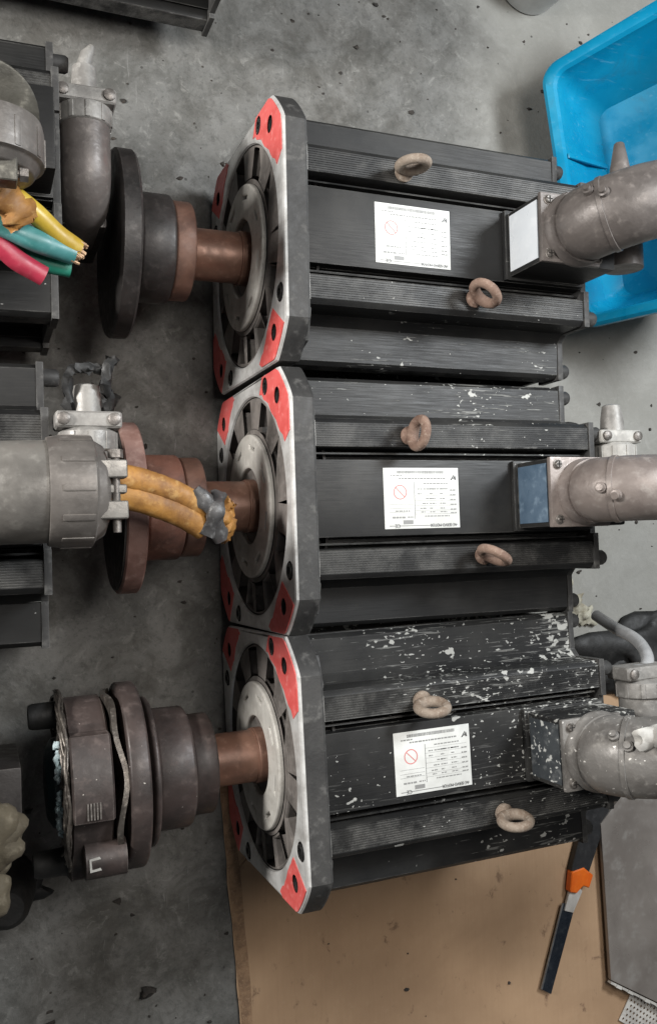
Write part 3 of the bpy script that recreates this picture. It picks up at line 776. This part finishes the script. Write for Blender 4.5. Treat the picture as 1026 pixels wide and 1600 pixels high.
# ---------------------------------------------------------------- cables at the left
def spline(pts, n=10):
    P = [Vector(p) for p in pts]; out = []
    Q = [P[0] * 2 - P[1]] + P + [P[-1] * 2 - P[-2]]
    for i in range(1, len(Q) - 2):
        for k in range(n):
            t = k / n; a, b, c, d = Q[i - 1:i + 3]
            out.append(.5 * ((2 * b) + (c - a) * t + (2 * a - 5 * b + 4 * c - d) * t * t + (3 * b - a - 3 * c + d) * t ** 3))
    out.append(P[-1]); return out
tc = thing('taped_cable', 'orange taped cable bundle with torn grey end over rust coupling', 'cable', (0, 0, 0))
def rough_tube(path, radii, seed, seg=20, flat=.8, amp=.06):
    mb = MB(); mb.tube(path, radii, seg, flat=flat); q = random.Random(seed)
    mb.v = [(x + q.uniform(-1, 1) * amp * .05, y + q.uniform(-1, 1) * amp * .05, z + q.uniform(-1, 1) * amp * .05) for x, y, z in mb.v]
    return mb
pa = spline([(-.62, .052, .985), (-.52, .035, .985), (-.40, -.005, .965), (-.30, -.055, .93), (-.225, -.10, .875)], 8)
n = len(pa)
ob('tape_sleeve', rough_tube([p + Vector((0, .026, .008)) for p in pa[:26]], [.043 - .006 * i / 26 for i in range(26)], 1, amp=.02).mesh('tape_sleeve', M['orange_tape'], 60), tc)
ob('tape_sleeve', rough_tube([p + Vector((0, -.028 - .012 * i / 26, -.005)) for i, p in enumerate(pa[:25])], [.046 - .004 * i / 26 for i in range(25)], 2, amp=.02).mesh('tape_sleeve', M['orange_tape'], 60), tc)
pg = spline([(-.335, .03, .975), (-.285, -.03, .975), (-.255, -.085, .95), (-.235, -.14, .91)], 6)
ob('grey_tape_wrap', rough_tube(pg, [.022 + .010 * math.sin(i * .5) ** 2 for i in range(len(pg))], 3, 14, .45, .035).mesh('grey_tape_wrap', M['grey_tape'], 60), tc)
pg = spline([(-.245, .02, .94), (-.265, -.04, .985), (-.295, -.12, .95)], 6)
ob('grey_tape_wrap', rough_tube(pg, [.020 + .010 * math.cos(i * .5) ** 2 for i in range(len(pg))], 4, 14, .45, .035).mesh('grey_tape_wrap', M['grey_tape'], 60), tc)
pe = spline([(-.255, -.045, .91), (-.215, -.09, .89), (-.20, -.14, .85)], 6)
ob('torn_tape_end', rough_tube(pe, [.036, .042, .040, .047, .044, .038, .046, .042, .036, .030, .022, .018, .012][:len(pe)], 6, 14, .7, .16).mesh('torn_tape_end', M['orange_tape'], 60), tc)
pe = spline([(-.245, .0, .92), (-.205, -.02, .91), (-.19, -.06, .88)], 6)
ob('torn_tape_end', rough_tube(pe, [.024, .026, .022, .026, .02, .016, .018, .014, .02, .012, .01, .012, .006][:len(pe)], 9, 10, .6, .2).mesh('torn_tape_end', M['orange_tape'], 60), tc)
bt_ = thing('torn_tape', 'torn black tape flapping round the pale fitting of the middle left motor', 'tape', (-.675, .33, .98))
pt = spline([(-.055, -.05, .02), (-.06, .06, .05), (-.01, .08, .055), (.05, .075, .05), (.075, .11, .06), (.05, .05, .06), (.065, -.02, .03), (.05, -.08, .0)], 5)
ob('tape_strip', rough_tube(pt, [.012 + .007 * math.sin(i * 1.3) ** 2 for i in range(len(pt))], 15, 8, .5, .16).mesh('tape_strip', M['rubber'], 60), bt_)
def cut_cable(label, pts, r, m, tip=True):
    root = thing('cut_cable', label, 'cable', pts[0], (0, 0, 0), 'cut cables beside the left motor')
    pts = [(x - .02, y - .035, z + .11) for x, y, z in pts]
    root.location = pts[0]; o_ = Vector(pts[0]); p = [q - o_ for q in spline(pts, 8)]
    ob('insulation', MB().tube(p, [r * (1 + .025 * math.sin(i * .5)) for i in range(len(p))], 18, flat=.85).mesh('insulation', M[m], 60), root)
    if tip:
        mb = MB(); q = random.Random(hash(m) % 97 if False else len(m)); d = (p[-1] - p[-2]).normalized()
        for i in range(44):
            a = q.uniform(0, 6.28); rr = r * .9 * math.sqrt(q.random()); s = Vector((-d.y, d.x, 0)).normalized(); u = d.cross(s)
            b0 = p[-1] - d * .01 + s * rr * math.cos(a) + u * rr * .85 * math.sin(a)
            mb.tube([b0, b0 + d * q.uniform(.012, .03) + Vector((q.uniform(-1, 1), q.uniform(-1, 1), q.uniform(-1, 1))) * .006], .0042, 5)
        ob('wire_strands', mb.mesh('wire_strands', M['copper'], 60), root)
    return root
cut_cable('yellow cable stripped to frayed copper, above the teal cable', [(-1.05, .95, 1.12), (-.92, .925, 1.10), (-.82, .87, 1.07), (-.74, .815, 1.03), (-.685, .79, 1.00)], .031, 'yellow')
cut_cable('teal cable with ragged cut end between yellow and red cables', [(-1.0, .85, 1.06), (-.90, .82, 1.06), (-.80, .79, 1.04), (-.70, .775, 1.00)], .034, 'teal')
cut_cable('short dark green cable under the teal cable', [(-.95, .78, .98), (-.84, .76, .98), (-.76, .75, .96), (-.705, .745, .95)], .028, 'green', False)
cut_cable('crimson cable pointing down to the right, lowest of the cut cables', [(-1.08, .84, 1.04), (-.94, .79, 1.04), (-.86, .735, 1.02), (-.785, .70, 1.00)], .031, 'crimson', False)
tw = thing('tape_scrap', 'orange yellow tape scrap wrapped round the cables at left edge', 'tape')
pt = spline([(-.99, .875, 1.26), (-.94, .86, 1.26), (-.89, .82, 1.23), (-.865, .785, 1.20)], 6)
ob('tape_wrap', rough_tube(pt, [.052 + .008 * math.sin(i) for i in range(len(pt))], 12, 14, .6, .12).mesh('tape_wrap', M['orange_tape'], 60), tw)

# ---------------------------------------------------------------- blue crate, tipped on its edge, open side to the left
cr_root = thing('plastic_crate', 'bright blue open plastic crate tipped on its side behind the uppermost motor', 'crate', (1.64, 2.126, .30))
A = Vector((1.640, 2.130, .30)); G = Vector((1.80, .89, .30))
e1 = (A - G).normalized(); Lc = (A - G).length
hz = e1.cross(Vector((0, 0, 1))); hz = hz if hz.x > 0 else -hz
tl = math.radians(50); e2 = hz * math.cos(tl) + Vector((0, 0, 1)) * math.sin(tl)
nn = e2.cross(e1); nn = nn if nn.z > 0 else -nn
Bc = MB(); wide = 1.0; dep = .44; fla = .13; th = .02
def cpt(a, b, d): return tuple(G + e1 * (a + .20 * b * (a / Lc) ** 2) + e2 * b + nn * d - A)
def rect(i0, d): return [cpt(i0, i0, d), cpt(Lc - i0, i0, d), cpt(Lc - i0, wide - i0, d), cpt(i0, wide - i0, d)]
def loft(mb, loops, close=False):
    n_ = len(loops[0]); vs = [p for l in loops for p in l]; fs = []
    for i in range(len(loops) - 1):
        for k in range(n_): fs.append((i * n_ + k, i * n_ + (k + 1) % n_, (i + 1) * n_ + (k + 1) % n_, (i + 1) * n_ + k))
    mb.add(vs, fs); return mb
def rrect(ins, d, cr, n_=6):
    pts = []
    for cx, cy, a0 in ((Lc - ins - cr, wide - ins - cr, 0), (ins + cr, wide - ins - cr, PI / 2), (ins + cr, ins + cr, PI), (Lc - ins - cr, ins + cr, 1.5 * PI)):
        for k in range(n_ + 1):
            a = a0 + PI / 2 * k / n_; pts.append(cpt(cx + cr * math.cos(a), cy + cr * math.sin(a), d))
    return pts
wall = loft(MB(), [rrect(-.005, -.05, .07), rrect(.06, -.28, .07), rrect(fla, -dep, .07), rrect(fla + th, -dep + th, .06), rrect(.06 + th, -.27, .06), rrect(.03, -.02, .06)])
nb = len(wall.v); per = 28
wall.f.append(tuple(range(2 * per, 3 * per))); wall.mi.append(0)
wall.f.append(tuple(range(3 * per, 4 * per))); wall.mi.append(0)
ob('crate_shell', wall.mesh('crate_shell', M['blue'], 40), cr_root)
rim = loft(MB(), [rrect(.035, -.02, .06), rrect(.022, 0.0, .07), rrect(-.012, 0.004, .08), rrect(-.028, -.008, .085), rrect(-.028, -.055, .085), rrect(-.018, -.055, .08), rrect(-.018, -.012, .08)])
ob('crate_rim', rim.mesh('crate_rim', M['blue'], 40), cr_root)
for s_ in (.33, .66):
    a = Lc * s_
    for side in (0, 1):
        b0 = wide - .035 if side else .035; b1 = wide - fla - th if side else fla + th
        dr = -1 if side else 1
        rib = MB().add([cpt(a - .012, b0, -.03), cpt(a + .012, b0, -.03), cpt(a + .012, b1, -dep + th), cpt(a - .012, b1, -dep + th),
                 cpt(a - .012, b0 + dr * .012, -.03), cpt(a + .012, b0 + dr * .012, -.03), cpt(a + .012, b1 + dr * .012, -dep + th), cpt(a - .012, b1 + dr * .012, -dep + th)],
                [(0, 1, 2, 3), (4, 7, 6, 5), (0, 4, 5, 1), (1, 5, 6, 2), (2, 6, 7, 3), (3, 7, 4, 0)])
        ob('crate_rib', rib.mesh('crate_rib', M['blue'], 40, .003), cr_root)

# ---------------------------------------------------------------- white bucket, top edge
bk = thing('bucket', 'pale bucket base just showing at the upper edge left of the crate', 'bucket', (1.765, 2.80, FZ))
T = Matrix.Rotation(-PI / 2, 4, 'Y')
ob('bucket_wall', MB().lathe([(0, .17), (.01, .185), (.30, .205), (.30, .197), (.02, .175)], 48, T).mesh('bucket_wall', M['whitepl'], 40), bk)
ob('bucket_rim', MB().lathe([(.285, .204), (.287, .215), (.305, .217), (.308, .197)], 48, T, 0, False, False).mesh('bucket_rim', M['whitepl'], 40), bk)

# ---------------------------------------------------------------- cardboard sheet under the third motor
cbx = thing('cardboard_sheet', 'brown flattened cardboard sheet spread under the spattered motor', 'cardboard', (0, 0, FZ))
q = random.Random(5)
outl = [(-.045, -1.02)]
y = -1.1
while y > -3.2:
    outl.append((-.045 - (y + 1.1) * .062 + q.uniform(-.004, .004), y)); y -= .09
outl += [(.13, -3.25), (2.75, -3.25), (2.42, -2.0), (2.20, -.97)]
ob('top_liner', MB().slab([(a, b) for a, b in reversed(outl)], .008, .0105).mesh('top_liner', M['card'], 35), cbx)
fl_ = MB(); 
inner = [(a + .006, b) for a, b in outl]
ob('corrugated_core', MB().slab([(a, b) for a, b in reversed(inner)], .0005, .0079).mesh('corrugated_core', M['card_edge'], 35), cbx)
# crushed fold along the left edge
fo = MB(); k = 0
for i in range(15):
    yy = -1.2 - i * .13
    fo.add([(-.04 + .062 * (-yy - 1.1), yy, .0112), (-.015 + .062 * (-yy - 1.1) + q.uniform(-.006, .006), yy, .0165), (.010 + .062 * (-yy - 1.1) + q.uniform(-.004, .006), yy, .0112)], [])
for i in range(14):
    for j in range(2): fo.f.append((3 * i + j, 3 * i + j + 1, 3 * i + j + 4, 3 * i + j + 3)); fo.mi.append(0)
ob('crushed_fold', fo.mesh('crushed_fold', M['card_edge'], 35), cbx)
fd = MB().add([(.02, -1.60, .0112), (.022, -1.607, .0135), (.20, -1.425, .0112), (.198, -1.418, .0112)], [(0, 1, 2), (0, 2, 3)])
ob('corner_crease', fd.mesh('corner_crease', M['card_edge'], 35), cbx)

# ---------------------------------------------------------------- steel sheet, perforated strip
ss = thing('steel_sheet', 'dull grey steel sheet with white chipped edge at lower right', 'metal sheet', (0, 0, 0))
pl = [(1.955, -1.66), (1.975, -2.455), (2.9, -3.02), (3.3, -1.5), (2.3, -1.35)]
ob('sheet_panel', MB().slab(list(pl), .028, .052).mesh('sheet_panel', M['sheetsteel'], 35, .004), ss)
eb = MB()
qq = random.Random(8)
P0, P1 = Vector((1.975, -2.462)), Vector((2.9, -3.028))
d_ = (P1 - P0) / 26; nrm = Vector((d_.y, -d_.x)).normalized()
if nrm.y > 0: nrm = -nrm
for i in range(26):
    a_ = P0 + d_ * i; b_ = P0 + d_ * (i + .93)
    w_ = .010 + qq.uniform(0, .006)
    eb.slab([(b_.x, b_.y), (a_.x, a_.y), (a_.x + nrm.x * w_, a_.y + nrm.y * w_), (b_.x + nrm.x * w_, b_.y + nrm.y * w_)], .03, .0545)
ob('chipped_edge', eb.mesh('chipped_edge', M['white_edge'], 35), ss)
ps = thing('perforated_strip', 'white perforated plastic strip poking into the lower right corner', 'plastic strip', (2.29, -2.77, .0))
hs = []
for i in range(19):
    for j in range(6): hs.append(circ(-.22 + i * .025 + (j % 2) * .0125, -.063 + j * .025, .0075, 6))
me = plate('strip_panel', [(-.24, -.08), (.26, -.08), (.26, .08), (-.24, .08)], hs, 0, .006, M['white_edge'], .001)
for v in me.vertices: v.co = Vector((v.co.y, v.co.z, v.co.x))
ob('strip_panel', me, ps, (0, 0, .004), (0, 0, -.62))

# ---------------------------------------------------------------- utility knife
kn = thing('utility_knife', 'large black and orange snap blade knife lying on the cardboard', 'knife', (1.80, -1.95, .0))
B0 = Vector((1.80, -1.95, 0))
def rel(x, y): return (x - B0.x, y - B0.y)
ob('blade', MB().slab([rel(1.575, -2.43), rel(1.625, -2.462), rel(1.795, -2.05), rel(1.725, -2.03)], .020, .0255).mesh('blade', M['blade'], 35), kn)
ob('blade_edge', MB().slab([rel(1.567, -2.425), rel(1.577, -2.431), rel(1.727, -2.031), rel(1.716, -2.028)], .0198, .0252).mesh('blade_edge', M['bladebright'], 35), kn)
ob('blade_guard', MB().slab([rel(1.722, -2.065), rel(1.775, -2.085), rel(1.838, -1.985), rel(1.80, -1.945), rel(1.765, -1.955)], .016, .034).mesh('blade_guard', M['clearpl'], 35, .006), kn)
ob('orange_grip', MB().slab([rel(1.748, -1.972), rel(1.79, -1.985), rel(1.832, -1.955), rel(1.868, -1.972), rel(1.897, -1.91), rel(1.84, -1.862), rel(1.765, -1.872)], .008, .052).mesh('orange_grip', M['knife_orange'], 35, .012, 3), kn)
ob('handle', MB().slab([rel(1.765, -1.87), rel(1.865, -1.915), rel(2.10, -1.44), rel(1.945, -1.40)], .006, .046).mesh('handle', M['knife_black'], 35, .010, 3), kn)

# ---------------------------------------------------------------- odds and ends on the right
rs = thing('rubber_strip', 'short curved black rubber strip lying near the middle elbow', 'rubber strip', (1.92, .40, FZ))
ob('strip_body', MB().tube(spline([(-.10, -.03, .01), (-.04, .012, .012), (.03, .01, .012), (.10, -.02, .01)], 6), [.018] + [.022] * 17 + [.016], 10, flat=.4).mesh('strip_body', M['rubber'], 60), rs)
lp = thing('rubber_mat', 'crumpled black rubber mat on the floor behind the lowest motor', 'rubber mat', (2.42, -.80, FZ))
mb = MB(); blob(mb, (0, 0, .03), (.46, .17, .09), 3, 1, 4, 0, .35); blob(mb, (.38, .10, .05), (.34, .20, .12), 5, 1, 4, 0, .35); blob(mb, (-.28, -.10, .02), (.20, .09, .05), 8, 1, 3, 0, .4)
ob('mat_folds', mb.mesh('mat_folds', M['rubber'], 60), lp)
ho = thing('grey_hose', 'grey plastic hose curving into the fitting of the spattered motor', 'hose', (1.60, -.55, .4))
hp = spline([(1.63, -.535, .50), (1.63, -.58, .62), (1.60, -.62, .80), (1.54, -.68, .93), (1.46, -.745, .98)], 8)
ob('hose_tube', MB().tube([p - Vector((1.60, -.55, .4)) for p in hp], .026, 16).mesh('hose_tube', M['hose'], 60), ho)
ob('hose_ferrule', MB().lathe([(-.05, .03), (-.045, .042), (.055, .042), (.06, .03)], 20, frame_T(Vector((1.462, -.745, .975)) - Vector((1.60, -.55, .4)), (-.2, -1, .1))).mesh('hose_ferrule', M['hose'], 40), ho)
ch = thing('dried_putty', 'pale dirty dried putty lump on floor below the middle motor', 'putty', (1.86, -.52, FZ))
mb = MB(); blob(mb, (0, 0, .02), (.09, .06, .04), 4, 1, 3, 0, .5); blob(mb, (.09, -.07, .015), (.06, .05, .03), 7, 1, 3, 0, .5); blob(mb, (-.03, .09, .012), (.05, .04, .025), 9, 1, 3, 0, .5)
ob('putty_mass', mb.mesh('putty_mass', M['chip'], 60), ch)
wn = thing('wing_nut', 'cream plastic wing nut resting on the lowest grey elbow', 'wing nut', (1.10, -.85, 1.46))
mb = MB(); blob(mb, (0, 0, 0), (.10, .045, .03), 6, 1, 3, 0, .25); mb.lathe([(0, .04), (.05, .035), (.055, .02)], 16, T)
ob('nut_body', mb.mesh('nut_body', M['whiteclamp'], 50), wn)
# crumbs
qd = random.Random(21)
def chip_thing(label, x, y, r, m, name, cat, seed):
    t = thing(name, label, cat, (x, y, FZ)); mb = MB(); blob(mb, (0, 0, r[2] * .7), r, seed, 1, 2, 0, .5)
    ob('chip_body', mb.mesh('chip_body', M[m], 60), t); return t
chip_thing('dark brown chip alone on the concrete below the lowest coupling', -.37, -2.03, (.035, .022, .018), 'debris', 'rust_chip', 'chip', 31)
bt = thing('rubber_boot', 'black rubber cable boot standing on floor at lower left edge', 'rubber boot', (-.93, -1.47, FZ))
mb = MB(); mb.lathe([(0, .10), (.02, .12), (.16, .11), (.30, .085), (.33, .06)], 24, T); blob(mb, (.05, -.04, .05), (.12, .05, .04), 4, 1, 3, 0, .3)
ob('boot_body', mb.mesh('boot_body', M['rubber'], 50), bt)
chip_thing('comma shaped dark stain of grease on concrete in the lower left corner', -.83, -2.10, (.09, .03, .006), 'debris', 'grease_smear', 'grease', 41)
chip_thing('dark lump on concrete under the lowest coupling', -.30, -1.27, (.07, .045, .03), 'debris', 'dirt_lump', 'dirt', 33)
chip_thing('pale olive lump on floor between the left motors', -.79, .56, (.035, .04, .05), 'chip', 'putty_crumb', 'putty', 35)
chip_thing('round grey pad on floor beside the middle encoder fitting', -.50, .47, (.06, .07, .02), 'cast_grey', 'felt_pad', 'pad', 37)
db = MB()
for i in range(520):
    x, y = qd.uniform(-1.0, 3.0), qd.uniform(-2.7, 2.7)
    s = qd.choice((.003, .004, .005, .006, .009)) * qd.uniform(.7, 1.4)
    if -.02 < x < 1.3 and -1.5 < y < 1.5: continue
    if x > .05 and y < -1.4 and i % 4: continue
    zz = FZ + (.0115 if (x > .1 and y < -1.45) else 0)
    blob(db, (x, y, zz + s * .3), (s * qd.uniform(.8, 1.8), s, s * .6), i, 1, 1, 0, .5)
o = ob('debris', db.mesh('debris', M['debris'], 60)); o['kind'] = 'stuff'; o['label'] = 'dark crumbs of dirt scattered over the floor'; o['category'] = 'dirt'

# ---------------------------------------------------------------- to metres
done = set()
for o in bpy.data.objects:
    o.location = o.location * K
    if o.type == 'MESH' and o.data.name not in done:
        done.add(o.data.name); o.data.transform(Matrix.Scale(K, 4))
    if o.type == 'LIGHT': o.data.size *= K; o.data.size_y *= K
